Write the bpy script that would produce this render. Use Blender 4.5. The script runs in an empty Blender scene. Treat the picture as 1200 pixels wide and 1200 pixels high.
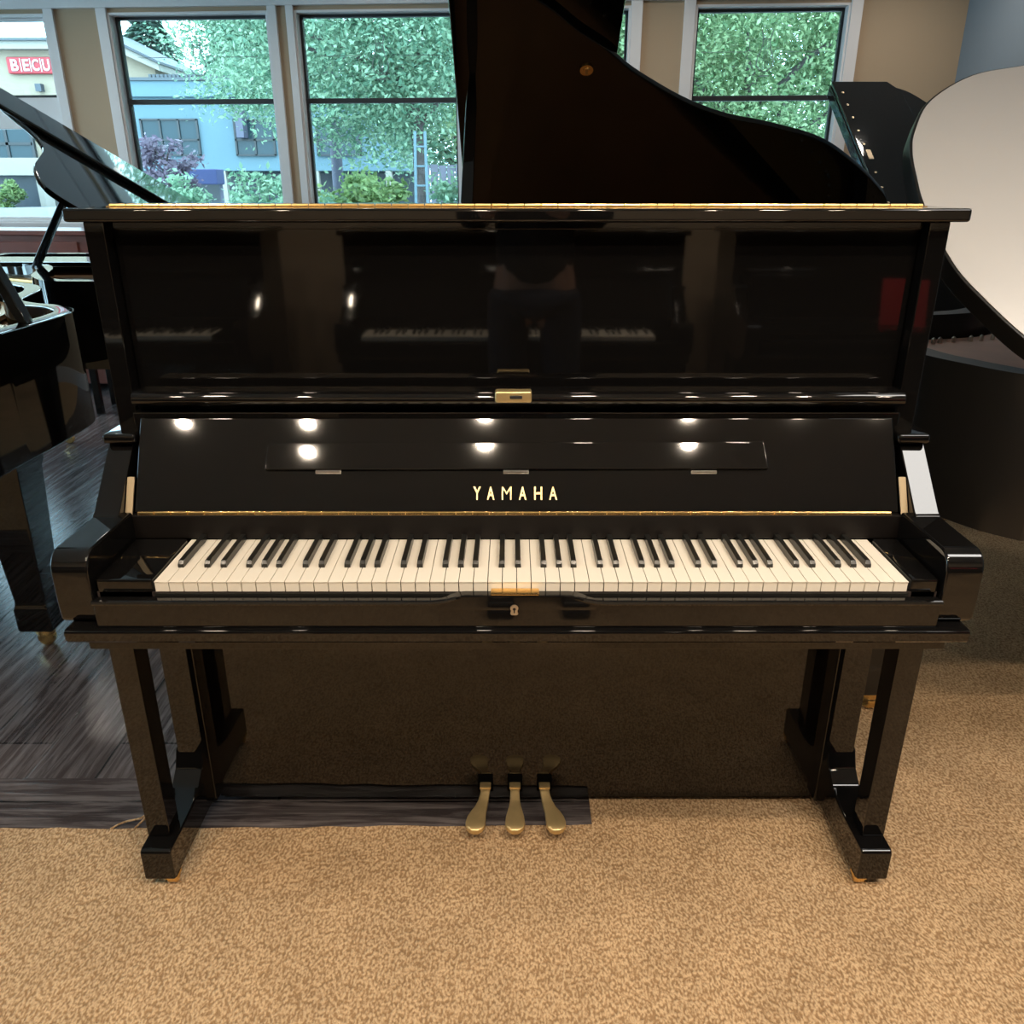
import bpy, bmesh, math, random
from mathutils import Vector, Matrix
random.seed(7)
C = bpy.context.scene.collection
R = math.radians

# ------------------------------------------------------------------ materials
def new_mat(name):
    m = bpy.data.materials.new(name); m.use_nodes = True
    nt = m.node_tree
    return m, nt, nt.nodes['Principled BSDF']
def mat(name, col, rough=.5, metal=0., spec=.5, noise=None, bump=None, coat=0.):
    m, nt, b = new_mat(name)
    b.inputs['Base Color'].default_value = (*col, 1)
    b.inputs['Roughness'].default_value = rough
    b.inputs['Metallic'].default_value = metal
    b.inputs['Specular IOR Level'].default_value = spec
    b.inputs['Coat Weight'].default_value = coat
    b.inputs['Coat Roughness'].default_value = .05
    tc = nt.nodes.new('ShaderNodeTexCoord')
    if noise:
        sc, amt = noise
        n = nt.nodes.new('ShaderNodeTexNoise'); n.inputs['Scale'].default_value = sc; n.inputs['Detail'].default_value = 4
        nt.links.new(tc.outputs['Object'], n.inputs['Vector'])
        mx = nt.nodes.new('ShaderNodeMix'); mx.data_type = 'RGBA'
        mx.inputs['A'].default_value = (*[c * (1 - amt) for c in col], 1)
        mx.inputs['B'].default_value = (*[min(1, c * (1 + amt)) for c in col], 1)
        nt.links.new(n.outputs['Fac'], mx.inputs['Factor']); nt.links.new(mx.outputs['Result'], b.inputs['Base Color'])
    if bump:
        sc, st, dist = bump
        n2 = nt.nodes.new('ShaderNodeTexNoise'); n2.inputs['Scale'].default_value = sc
        nt.links.new(tc.outputs['Object'], n2.inputs['Vector'])
        bp = nt.nodes.new('ShaderNodeBump'); bp.inputs['Strength'].default_value = st; bp.inputs['Distance'].default_value = dist
        nt.links.new(n2.outputs['Fac'], bp.inputs['Height']); nt.links.new(bp.outputs['Normal'], b.inputs['Normal'])
    return m

M = {}
M['black'] = mat('polished_ebony', (.0045, .0042, .0042), .035, 0, .55)
M['satin_black'] = mat('satin_ebony', (.012, .0115, .011), .34, 0, .5)
M['black_satin'] = mat('ebony_edge', (.006, .006, .006), .12)
M['inner'] = mat('dark_inner_case', (.02, .011, .007), .3)
M['brass'] = mat('brass', (.90, .62, .26), .22, 1.0, noise=(30, .12))
M['pedal'] = mat('worn_brass', (.80, .60, .30), .42, .9, noise=(40, .15))
M['strip'] = mat('dark_key_strip', (.005, .0035, .003), .5, 0, .3)
M['dull'] = mat('dull_brass', (.42, .33, .21), .55, .5)
M['void'] = mat('dark_slot', (.003, .003, .003), 1.0, 0, 0)
M['gold'] = mat('gold_inlay', (.95, .72, .36), .35, .85)
M['steel'] = mat('steel', (.75, .72, .66), .28, 1.0)
M['ivory'] = mat('ivory_key', (.86, .80, .70), .22)
M['keyfront'] = mat('ivory_front', (.84, .76, .67), .3)
M['ebonykey'] = mat('ebony_key', (.012, .012, .011), .28)
M['felt'] = mat('felt', (.02, .012, .01), .95, bump=(300, .4, .002))
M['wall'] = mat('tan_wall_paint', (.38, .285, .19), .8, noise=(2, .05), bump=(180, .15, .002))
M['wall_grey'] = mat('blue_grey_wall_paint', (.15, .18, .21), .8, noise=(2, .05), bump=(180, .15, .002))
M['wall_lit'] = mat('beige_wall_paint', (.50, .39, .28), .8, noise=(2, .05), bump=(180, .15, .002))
M['ceil'] = mat('ceiling_paint', (.72, .70, .67), .9, bump=(90, .3, .004))
M['trim'] = mat('white_trim_paint', (.66, .65, .66), .45, noise=(4, .04))
M['gasket'] = mat('dark_gasket', (.02, .022, .025), .5)
M['soundboard'] = mat('spruce_soundboard', (.44, .21, .085), .35, noise=(6, .25))
M['plate'] = mat('gilded_iron_plate', (.60, .36, .12), .38, .6, noise=(9, .15))
M['pinkwood'] = mat('rim_inner_veneer', (.74, .42, .31), .45, noise=(12, .15))
M['mahogany'] = mat('mahogany', (.17, .05, .035), .28, noise=(7, .3), coat=.2)
M['glare_lid'] = mat('painted_glare_lid', (.86, .84, .82), .38, .45)  # pale metallic base paints ceiling glare onto a satin ebony lid
M['leather'] = mat('black_leather', (.012, .012, .013), .4, bump=(150, .2, .003))
M['red'] = mat('red_card', (.55, .03, .035), .5)
M['white'] = mat('white_letter', (.42, .42, .42), .5)
M['cloth'] = mat('black_cloth', (.012, .012, .014), .9, bump=(120, .3, .003))
M['jeans'] = mat('dark_denim', (.018, .022, .04), .9, bump=(200, .3, .002))
M['skin'] = mat('skin', (.62, .36, .26), .5, noise=(20, .08))
M['hair'] = mat('dark_hair', (.03, .018, .012), .5)
M['phone'] = mat('phone_case', (.02, .02, .022), .3)
# exterior
M['stucco_cream'] = mat('cream_stucco', (.26, .212, .155), .9, noise=(1.2, .06))
M['stucco_white'] = mat('white_stucco', (.27, .25, .22), .9, noise=(1.2, .06))
M['stucco_blue'] = mat('pale_blue_stucco', (.096, .155, .185), .9, noise=(1.2, .07))
M['roofcap'] = mat('dark_roof_cap', (.06, .07, .08), .7)
M['shopdark'] = mat('dark_shopfront', (.04, .05, .065), .4, noise=(1.5, .5))
M['extwin'] = mat('outside_window_glass', (.02, .04, .05), .12, 0, .25)
M['signred'] = mat('sign_red', (.31, .018, .027), .5)
M['awning'] = mat('navy_awning', (.02, .028, .088), .8)
M['pavement'] = mat('pavement', (.24, .245, .25), .9, noise=(3, .12))
M['bark'] = mat('bark', (.085, .07, .07), .95, noise=(14, .4), bump=(40, .8, .02))
M['pole'] = mat('painted_pole', (.07, .07, .105), .6)
M['fence'] = mat('grey_fence', (.17, .16, .21), .8, noise=(5, .2))

def glass_mat():
    m = bpy.data.materials.new('tinted_glass'); m.use_nodes = True; nt = m.node_tree
    nt.nodes.clear()
    out = nt.nodes.new('ShaderNodeOutputMaterial'); t = nt.nodes.new('ShaderNodeBsdfTransparent'); g = nt.nodes.new('ShaderNodeBsdfGlossy')
    t.inputs['Color'].default_value = (.78, .93, .97, 1); g.inputs['Roughness'].default_value = 0.0
    fr = nt.nodes.new('ShaderNodeFresnel'); fr.inputs['IOR'].default_value = 1.45
    mx = nt.nodes.new('ShaderNodeMixShader')
    nt.links.new(fr.outputs[0], mx.inputs[0]); nt.links.new(t.outputs[0], mx.inputs[1]); nt.links.new(g.outputs[0], mx.inputs[2])
    nt.links.new(mx.outputs[0], out.inputs[0])
    return m
M['glass'] = glass_mat()

def leaf_mat(name, a, b, trans=.35):
    m, nt, p = new_mat(name)
    gi = nt.nodes.new('ShaderNodeNewGeometry')
    mx = nt.nodes.new('ShaderNodeMix'); mx.data_type = 'RGBA'
    mx.inputs['A'].default_value = (*a, 1); mx.inputs['B'].default_value = (*b, 1)
    nt.links.new(gi.outputs['Random Per Island'], mx.inputs['Factor'])
    nt.links.new(mx.outputs['Result'], p.inputs['Base Color']); p.inputs['Roughness'].default_value = .55
    tr = nt.nodes.new('ShaderNodeBsdfTranslucent'); nt.links.new(mx.outputs['Result'], tr.inputs['Color'])
    ms = nt.nodes.new('ShaderNodeMixShader'); ms.inputs[0].default_value = trans
    out = nt.nodes['Material Output']
    nt.links.new(p.outputs[0], ms.inputs[1]); nt.links.new(tr.outputs[0], ms.inputs[2]); nt.links.new(ms.outputs[0], out.inputs[0])
    return m
M['decal'] = leaf_mat('etched_decal', (.42, .46, .46), (.42, .46, .46), .9)
M['leaf'] = leaf_mat('green_leaf', (.07, .17, .105), (.32, .46, .31), .5)
M['leaf_light'] = leaf_mat('light_green_leaf', (.072, .155, .06), (.33, .43, .23), .5)
M['leaf_dark'] = leaf_mat('conifer_needles', (.024, .058, .043), (.078, .145, .10))
M['leaf_yellow'] = leaf_mat('yellow_green_leaf', (.085, .155, .055), (.23, .31, .115), .45)
M['leaf_purple'] = leaf_mat('plum_leaf', (.075, .055, .085), (.21, .16, .215))

def wood_floor_mat(name, rot):
    m, nt, b = new_mat(name)
    N = nt.nodes.new; L = nt.links.new
    tc = N('ShaderNodeTexCoord'); mp = N('ShaderNodeMapping'); mp.inputs['Rotation'].default_value = (0, 0, R(rot))
    L(tc.outputs['Object'], mp.inputs['Vector'])
    br = N('ShaderNodeTexBrick'); br.offset = .37
    br.inputs['Scale'].default_value = 1; br.inputs['Brick Width'].default_value = 1.5; br.inputs['Row Height'].default_value = .17
    br.inputs['Mortar Size'].default_value = .0038; br.inputs['Mortar Smooth'].default_value = .3; br.inputs['Bias'].default_value = 0
    br.inputs['Color1'].default_value = (.044, .036, .038, 1); br.inputs['Color2'].default_value = (.086, .070, .071, 1); br.inputs['Mortar'].default_value = (.006, .005, .005, 1)
    L(mp.outputs[0], br.inputs['Vector'])
    mp2 = N('ShaderNodeMapping'); mp2.inputs['Scale'].default_value = (1.6, 26, 1); L(mp.outputs[0], mp2.inputs['Vector'])
    n1 = N('ShaderNodeTexNoise'); n1.inputs['Scale'].default_value = 2.2; n1.inputs['Detail'].default_value = 8; n1.inputs['Roughness'].default_value = .68; n1.inputs['Distortion'].default_value = .6
    L(mp2.outputs[0], n1.inputs['Vector'])
    cr = N('ShaderNodeValToRGB'); cr.color_ramp.elements[0].position = .44; cr.color_ramp.elements[1].position = .76
    cr.color_ramp.elements[0].color = (0, 0, 0, 1); cr.color_ramp.elements[1].color = (1, 1, 1, 1)
    L(n1.outputs['Fac'], cr.inputs[0])
    mx = N('ShaderNodeMix'); mx.data_type = 'RGBA'; mx.inputs['B'].default_value = (.23, .205, .21, 1)
    L(cr.outputs[0], mx.inputs['Factor']); L(br.outputs['Color'], mx.inputs['A'])
    L(mx.outputs['Result'], b.inputs['Base Color'])
    rr = N('ShaderNodeMapRange'); rr.inputs['To Min'].default_value = .10; rr.inputs['To Max'].default_value = .30; b.inputs['Specular IOR Level'].default_value = 1.0
    L(n1.outputs['Fac'], rr.inputs[0]); L(rr.outputs[0], b.inputs['Roughness'])
    ad = N('ShaderNodeMath'); ad.operation = 'MULTIPLY_ADD'; ad.inputs[1].default_value = -1.2
    L(br.outputs['Fac'], ad.inputs[0]); L(n1.outputs['Fac'], ad.inputs[2])
    bp = N('ShaderNodeBump'); bp.inputs['Strength'].default_value = .35; bp.inputs['Distance'].default_value = .004
    L(ad.outputs[0], bp.inputs['Height']); L(bp.outputs[0], b.inputs['Normal'])
    return m
M['planks'] = wood_floor_mat('dark_wood_planks', 90)
M['planks_border'] = wood_floor_mat('dark_wood_border', 0)

def carpet_mat():
    m, nt, b = new_mat('beige_loop_carpet'); N = nt.nodes.new; L = nt.links.new
    tc = N('ShaderNodeTexCoord')
    mp = N('ShaderNodeMapping'); mp.inputs['Scale'].default_value = (1, .62, 1); L(tc.outputs['Object'], mp.inputs['Vector'])
    nz = N('ShaderNodeTexNoise'); nz.inputs['Scale'].default_value = 210; nz.inputs['Detail'].default_value = 1.5; L(mp.outputs[0], nz.inputs['Vector'])
    v = N('ShaderNodeTexVoronoi'); v.inputs['Scale'].default_value = 200; L(mp.outputs[0], v.inputs['Vector'])
    nb = N('ShaderNodeTexNoise'); nb.inputs['Scale'].default_value = 7; nb.inputs['Detail'].default_value = 5; L(tc.outputs['Object'], nb.inputs['Vector'])
    cr = N('ShaderNodeValToRGB'); cr.color_ramp.elements[0].position = .30; cr.color_ramp.elements[1].position = .58
    cr.color_ramp.elements[0].color = (.325, .20, .103, 1); cr.color_ramp.elements[1].color = (.625, .435, .258, 1)
    vm = N('ShaderNodeMath'); vm.operation = 'MULTIPLY_ADD'; vm.inputs[1].default_value = -.42; L(v.outputs['Distance'], vm.inputs[0]); va = N('ShaderNodeMath'); va.operation = 'ADD'; va.inputs[1].default_value = .16; L(nz.outputs['Fac'], va.inputs[0]); L(va.outputs[0], vm.inputs[2])
    L(vm.outputs[0], cr.inputs[0])
    mx = N('ShaderNodeMix'); mx.data_type = 'RGBA'; mx.blend_type = 'MULTIPLY'; mx.inputs['Factor'].default_value = 1
    r2 = N('ShaderNodeMapRange'); r2.inputs['From Min'].default_value = .3; r2.inputs['From Max'].default_value = .7; r2.inputs['To Min'].default_value = .86; r2.inputs['To Max'].default_value = 1.06
    L(nb.outputs['Fac'], r2.inputs[0]); L(cr.outputs[0], mx.inputs['A']); L(r2.outputs[0], mx.inputs['B']); L(mx.outputs['Result'], b.inputs['Base Color'])
    b.inputs['Roughness'].default_value = .95; b.inputs['Specular IOR Level'].default_value = .15
    sm = N('ShaderNodeMath'); sm.operation = 'SUBTRACT'; L(nz.outputs['Fac'], sm.inputs[0]); L(v.outputs['Distance'], sm.inputs[1])
    bp = N('ShaderNodeBump'); bp.inputs['Strength'].default_value = .8; bp.inputs['Distance'].default_value = .004
    L(sm.outputs[0], bp.inputs['Height']); L(bp.outputs[0], b.inputs['Normal'])
    return m
M['carpet'] = carpet_mat()

# ------------------------------------------------------------------ geometry helpers
class MB:
    def __init__(s): s.bm = bmesh.new()
    def _bevel(s, geom, bev, seg=2, ang=25):
        if bev <= 0: return
        es = [e for e in geom if isinstance(e, bmesh.types.BMEdge) and len(e.link_faces) == 2 and e.calc_face_angle(0) > R(ang)]
        if es: bmesh.ops.bevel(s.bm, geom=es, offset=bev, segments=seg, profile=.5, affect='EDGES', clamp_overlap=True)
    def box(s, x0, x1, y0, y1, z0, z1, bev=0, seg=2, mtx=None):
        r = bmesh.ops.create_cube(s.bm, size=1)
        vs = r['verts']
        for v in vs:
            v.co = Vector(((x0 + x1) / 2 + v.co.x * (x1 - x0), (y0 + y1) / 2 + v.co.y * (y1 - y0), (z0 + z1) / 2 + v.co.z * (z1 - z0)))
            if mtx: v.co = mtx @ v.co
        s._bevel(list({e for v in vs for e in v.link_edges}), bev, seg)
        return s
    def prism(s, poly, axis, a, b, bev=0, seg=2, ang=25):
        # axis 'x': poly in (y,z); 'y': (x,z); 'z': (x,y)
        def P(p, t):
            return {'x': (t, p[0], p[1]), 'y': (p[0], t, p[1]), 'z': (p[0], p[1], t)}[axis]
        A = [s.bm.verts.new(P(p, a)) for p in poly]; B = [s.bm.verts.new(P(p, b)) for p in poly]
        fs = [s.bm.faces.new(A), s.bm.faces.new(B)]
        n = len(poly)
        for i in range(n): fs.append(s.bm.faces.new((A[i], A[(i + 1) % n], B[(i + 1) % n], B[i])))
        bmesh.ops.recalc_face_normals(s.bm, faces=fs)
        s._bevel(list({e for f in fs for e in f.edges}), bev, seg, ang)
        return s
    def ring(s, outer, inner, z0, z1, bev=0):
        n = len(outer); rows = []
        for (pl, z) in ((outer, z0), (outer, z1), (inner, z1), (inner, z0)):
            rows.append([s.bm.verts.new((p[0], p[1], z)) for p in pl])
        fs = []
        for k in range(4):
            a, b = rows[k], rows[(k + 1) % 4]
            for i in range(n): fs.append(s.bm.faces.new((a[i], a[(i + 1) % n], b[(i + 1) % n], b[i])))
        bmesh.ops.recalc_face_normals(s.bm, faces=fs)
        s._bevel(list({e for f in fs for e in f.edges}), bev, 2, 50)
        return s
    def tube(s, pts, r, seg=10, cap=True):
        pts = [Vector(p) for p in pts]; rs = r if isinstance(r, (list, tuple)) else [r] * len(pts)
        rings = []; up = None
        for i, p in enumerate(pts):
            t = (pts[min(i + 1, len(pts) - 1)] - pts[max(i - 1, 0)]).normalized()
            if up is None:
                up = t.orthogonal().normalized()
            up = (up - t * up.dot(t)).normalized(); sd = t.cross(up)
            rings.append([s.bm.verts.new(p + rs[i] * (math.cos(2 * math.pi * k / seg) * up + math.sin(2 * math.pi * k / seg) * sd)) for k in range(seg)])
        fs = []
        for a, b in zip(rings, rings[1:]):
            for k in range(seg): fs.append(s.bm.faces.new((a[k], a[(k + 1) % seg], b[(k + 1) % seg], b[k])))
        if cap: fs.append(s.bm.faces.new(rings[0])); fs.append(s.bm.faces.new(rings[-1]))
        bmesh.ops.recalc_face_normals(s.bm, faces=fs)
        return s
    def loft(s, rings):
        rows = [[s.bm.verts.new(p) for p in rg] for rg in rings]; n = len(rows[0]); fs = []
        for a, b in zip(rows, rows[1:]):
            for k in range(n): fs.append(s.bm.faces.new((a[k], a[(k + 1) % n], b[(k + 1) % n], b[k])))
        fs.append(s.bm.faces.new(rows[0])); fs.append(s.bm.faces.new(rows[-1]))
        bmesh.ops.recalc_face_normals(s.bm, faces=fs)
        return s
    def lathe(s, prof, c, axis='z', seg=20):
        # prof: list of (r, h)
        rings = []
        for r, h in prof:
            rg = []
            for k in range(seg):
                a = 2 * math.pi * k / seg; u, v = max(r, 1e-4) * math.cos(a), max(r, 1e-4) * math.sin(a)
                rg.append({'z': (c[0] + u, c[1] + v, c[2] + h), 'y': (c[0] + u, c[1] + h, c[2] + v), 'x': (c[0] + h, c[1] + u, c[2] + v)}[axis])
            rings.append(rg)
        return s.loft(rings)
    def build(s, name, m, parent=None, mtx=None, ang=32):
        me = bpy.data.meshes.new(name)
        bmesh.ops.remove_doubles(s.bm, verts=s.bm.verts, dist=1e-6)
        s.bm.to_mesh(me); s.bm.free()
        if mtx: me.transform(mtx)
        for p in me.polygons: p.use_smooth = True
        me.set_sharp_from_angle(angle=R(ang))
        me.materials.append(m)
        o = bpy.data.objects.new(name, me); C.objects.link(o)
        wn = o.modifiers.new('wn', 'WEIGHTED_NORMAL'); wn.mode = 'FACE_AREA'; wn.keep_sharp = True; wn.weight = 100
        if parent: o.parent = parent
        return o

def tag(o, label=None, cat=None, group=None, kind=None):
    if label: o['label'] = label
    if cat: o['category'] = cat
    if group: o['group'] = group
    if kind: o['kind'] = kind
    return o
def thing(name, label, cat, loc=(0, 0, 0), rz=0, group=None):
    o = bpy.data.objects.new(name, None); C.objects.link(o)
    o.empty_display_size = .1; o.location = loc; o.rotation_euler = (0, 0, R(rz))
    return tag(o, label, cat, group)
def copy_tree(o, parent=None, skip=()):
    c = o.copy(); C.objects.link(c)
    if parent: c.parent = parent
    for ch in list(o.children):
        if ch.name.split('.')[0] in skip: continue
        copy_tree(ch, c, skip)
    return c
def box(name, m, dims, parent=None, bev=0, seg=2):
    return MB().box(*dims, bev, seg).build(name, m, parent)
def spline(pts, n=8, closed=False):
    out = []; N = len(pts)
    rng = range(N if closed else N - 1)
    for i in rng:
        if closed: p0, p1, p2, p3 = (pts[(i + k) % N] for k in (-1, 0, 1, 2))
        else: p0, p1, p2, p3 = pts[max(i - 1, 0)], pts[i], pts[i + 1], pts[min(i + 2, N - 1)]
        for k in range(n):
            t = k / n
            out.append(tuple(.5 * (2 * b + (c - a) * t + (2 * a - 5 * b + 4 * c - d) * t * t + (3 * b - a - 3 * c + d) * t ** 3) for a, b, c, d in zip(p0, p1, p2, p3)))
    if not closed: out.append(tuple(pts[-1]))
    return out
def text_mesh(name, ch, m, parent, x0, x1, h, mtx, depth=.002, bold=.03):
    cu = bpy.data.curves.new('glyph', 'FONT'); cu.body = ch; cu.size = 1; cu.offset = bold; cu.extrude = .05
    t = bpy.data.objects.new('glyph', cu); C.objects.link(t)
    dg = bpy.context.evaluated_depsgraph_get(); me = bpy.data.meshes.new_from_object(t.evaluated_get(dg))
    bpy.data.objects.remove(t); bpy.data.curves.remove(cu)
    xs = [v.co.x for v in me.vertices]; ys = [v.co.y for v in me.vertices]; zs = [v.co.z for v in me.vertices]
    for v in me.vertices:
        v.co = Vector((x0 + (v.co.x - min(xs)) / (max(xs) - min(xs)) * (x1 - x0), (v.co.y - min(ys)) / (max(ys) - min(ys)) * h, (v.co.z - min(zs)) / (max(zs) - min(zs)) * depth))
    me.transform(mtx); me.materials.clear(); me.materials.append(m); me.name = name
    o = bpy.data.objects.new(name, me); C.objects.link(o)
    if parent: o.parent = parent
    return o

# ------------------------------------------------------------------ the upright piano
def make_upright(name, label, H=1.30, full=True, closed=False):
    B = M['black']
    t = thing(name, label, 'piano')
    zt = H - .022                                   # underside of the lid
    def zz(z): return .97 + (z - .97) * (zt - .97) / (1.278 - .97) if z > .97 else z
    for s in (-1, 1):
        MB().prism([(.305, .075), (.305, zt), (.62, zt), (.62, .03), (.33, .03)], 'x', s * .712, s * .748, .003).build('side_panel', B, t)
        MB().box(min(s * .7495, s * .679), max(s * .7495, s * .679), .300, .42, .03, .62, .004).build('pilaster', B, t)
        # arm with sloping back, flat top and rounded front end
        prof = [(.17, .62), (.17, .794)]
        for k in range(0, 9):
            a = R(90 + k * 11.25); prof.append((.022 + .032 * math.cos(a) + .0, .760 + .033 * math.sin(a)))
        prof += [(-.010, .700), (-.008, .676), (.0, .668), (.03, .662), (.03, .62)]
        arm = MB().prism(prof, 'x', s * .687, s * .7475, .004, 3, 20)
        arm.prism([(.31, .62), (.31, .905), (.262, .905), (.255, .900), (.155, .800), (.145, .794), (.145, .62)], 'x', s * .702, s * .7476, .003, 2, 20)
        arm = arm.build('arm', B, t)
        MB().box(min(s * .690, s * .7505), max(s * .690, s * .7505), .235, .31, .900, .918, .006, 3).build('arm_cap', B, arm)
        # leg post, foot and caster
        lg = MB().loft([[(s * .7075, .12, .10), (s * .7525, .12, .10), (s * .7525, .171, .10), (s * .7075, .171, .10)],
                        [(s * .7065, .12, .62), (s * .7530, .12, .62), (s * .7530, .174, .62), (s * .7065, .174, .62)]])
        lg._bevel(list(lg.bm.edges), .003); lg = lg.build('leg', B, t)
        ft = MB().prism([(.08, .024), (.08, .092), (.086, .098), (.135, .098), (.205, .100), (.255, .112), (.285, .135), (.303, .175), (.34, .175), (.34, .024)], 'x', s * .692, s * .7545, .004, 2, 20).build('foot', B, t)
        if full:
            cs = MB().lathe([(.0, -.009), (.011, -.009), (.011, .009), (.0, .009)], (s * .704, .098, .015), 'x', 16)
            cs.box(s * .704 - .013, s * .704 + .013, .085, .111, .018, .026, .002); cs.build('caster', M['brass'], ft)
    # lid in two halves with a continuous hinge
    lidf = MB().box(-.767, .767, .277, .392, zt, H, .005, 3).build('lid', B, t)
    MB().box(-.767, .767, .3925, .655, zt, H, .005, 3).build('lid_rear_panel', B, lidf)
    if full:
        hz = MB()
        hz.box(-.735, .735, .375, .41, H + .0002, H + .0014)
        for k in range(49): hz.lathe([(.0, 0), (.0028, 0), (.0028, .0284), (0, .0284)], (-.735 + k * .03, .392, H + .0022), 'x', 8)
        hz.build('lid_hinge', M['brass'], lidf)
    # upper panel, rail, fallboard
    MB().box(-.7105, .7105, .334, .352, .955, zt - .002, .002).build('upper_panel', B, t)
    MB().box(-.7105, .7105, .324, .345, zt - .014, zt - .001, .002).build('panel_top_rail', B, t)
    rail = [(.30, .953), (.300, .992), (.262, .992)]
    for k in range(1, 8):
        a = R(90 + k * 22.5); rail.append((.256 + .013 * math.cos(a), .979 + .013 * math.sin(a)))
    rail += [(.262, .964), (.275, .953)]
    rl = MB().prism(rail, 'x', -.690, .697, .003, 2, 40).build('panel_rail', B, t)
    if full:
        lk = MB().box(-.0385, .027, .238, .262, .975, .9965, .004, 3).build('catch_plate', M['gold'], rl)
        MB().box(-.012, .010, .2368, .240, .983, .989, .001).build('slot', M['gasket'], lk)
    # fallboard: local frame u = x, v = up the board, n = outwards
    th = math.atan2(.087, .153); fm = Matrix.Translation((0, .175, .790)) @ Matrix.Rotation(R(90) - th, 4, 'X')
    # after the rotation local y runs up the board and local z points out towards the player
    FL = .1765
    if closed: fm = Matrix.Translation((0, .215, .790)) @ Matrix.Rotation(R(90), 4, 'X')
    fb = MB().box(-.687, .687, 0, FL, -.022, 0, .004, 3).build('fallboard', B, t, fm)
    # folded-back upper leaf and the dark recess behind it
    MB().box(-.700, .700, .262, .333, .925, .9525, .004).build('fallboard_shelf', B, t)
    MB().box(-.69, .69, .168, .184, .742, .7875, .003).build('name_strip', M['strip'], t)
    if full:
        mr = MB().prism([(-.4535, .0765), (.4535, .0785), (.4475, .129), (-.4490, .127)], 'z', -.002, .0058, .0022, 2).build('music_rest', B, fb, fm @ Matrix.Translation((0, .128, .001)) @ Matrix.Rotation(R(-1.6), 4, 'X') @ Matrix.Translation((0, -.128, 0)))
        for xc in (-.3395, -.001, .338):
            MB().box(xc - .023, xc + .023, .0705, .0765, .0006, .0042, .0008).lathe([(0, -.022), (.0022, -.022), (.0022, .022), (0, .022)], (xc, .0742, .0052), 'x', 8).build('rest_hinge', M['steel'], mr, fm)
        hb = MB().box(-.679, .672, -.006, .002, .0004, .002, .0005)
        for k in range(45): hb.lathe([(0, 0), (.0024, 0), (.0024, .0285), (0, .0285)], (-.678 + k * .03, -.001, .0028), 'x', 8)
        hb.build('fallboard_hinge', M['brass'], fb, fm)
        for (x0, x1), ch in zip(((-.0778, -.0642), (-.0533, -.0397), (-.0266, -.0090), (.0040, .0178), (.0316, .0462), (.0584, .0732)), 'YAMAHA'):
            text_mesh('name_letter', ch, M['gold'], fb, x0, x1, .0240, fm @ Matrix.Translation((0, .0235, .0002)), .0012, -.004 if ch == 'M' else .016)
        for s in (-1, 1):
            xx = s * .6945
            MB().box(xx - .0065, xx + .0065, -.004, .065, .0005, .004, .001).build('side_plate', M['dull'], fb, fm)
    # keybed group
    MB().box(-.684, .684, .0, .62, .62, .722, 0).build('key_frame', M['felt'], t)
    kb = [(.62, .644), (.62, .668), (-.028, .668), (-.0325, .6655), (-.034, .661), (-.032, .648), (-.028, .644)]
    MB().prism(kb, 'x', -.7335, .7335, .0012, 2, 60).build('keybed', B, t)
    MB().box(-.712, .712, -.008, .60, .618, .645, .003).build('keybed_underlay', B, t)
    ks = MB().box(-.684, .684, -.022, -.004, .667, .7165, .003, 3)
    # raised centre of the keyslip with curved shoulders
    cen = [(-.128, .700)] + [(-.128 + .045 * k / 8, .7165 + .0095 * (.5 - .5 * math.cos(math.pi * k / 8))) for k in range(9)]
    cen += [(-p[0], p[1]) for p in reversed(cen)]
    ks.prism(cen, 'y', -.0235, -.004, .0015, 2, 40)
    for s in (-1, 1):
        pts = [(s * .684, -.0215, .7125), (s * .15, -.0215, .7125), (s * .128, -.0215, .7135), (s * .112, -.0215, .7165), (s * .098, -.021, .7205), (s * .083, -.020, .7225), (s * .06, -.018, .7230)]
        ks.tube(pts, [.0045, .0045, .0045, .0042, .0035, .003, .001], 8)
    ks = ks.build('keyslip', B, t)
    if full:
        MB().box(-.0424, .0356, -.0225, -.002, .7262, .7300, .0015).build('lip_plate', M['brass'], ks)
        es = [(.0065 * math.cos(a) - .0045, .7045 + .0065 * math.sin(a)) for a in [R(-40 + k * 26) for k in range(11)]]
        es = es + [(-.0110, .6945), (-.0085, .6925), (-.0005, .6925), (.0020, .6945)]
        e = MB().prism(es, 'y', -.0252, -.0236, 0).build('keyhole_plate', M['steel'], ks)
        MB().lathe([(0, 0), (.0025, 0), (.0025, .0006), (0, .0006)], (-.0045, -.0256, .7035), 'y', 12).box(-.0056, -.0034, -.0256, -.025, .6965, .7035).build('keyhole', M['gasket'], e)
    x0 = -.6125 + .0236; kz = .7400
    MB().prism([(0, .668), (0, .744), (.03, .744), (.16, .747), (.16, .668)], 'x', -.684, x0 - .002, .004).build('key_block', B, t)
    MB().prism([(0, .668), (0, .744), (.03, .744), (.16, .747), (.16, .668)], 'x', x0 + 1.2272, .684, .004).build('key_block', B, t)
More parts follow.
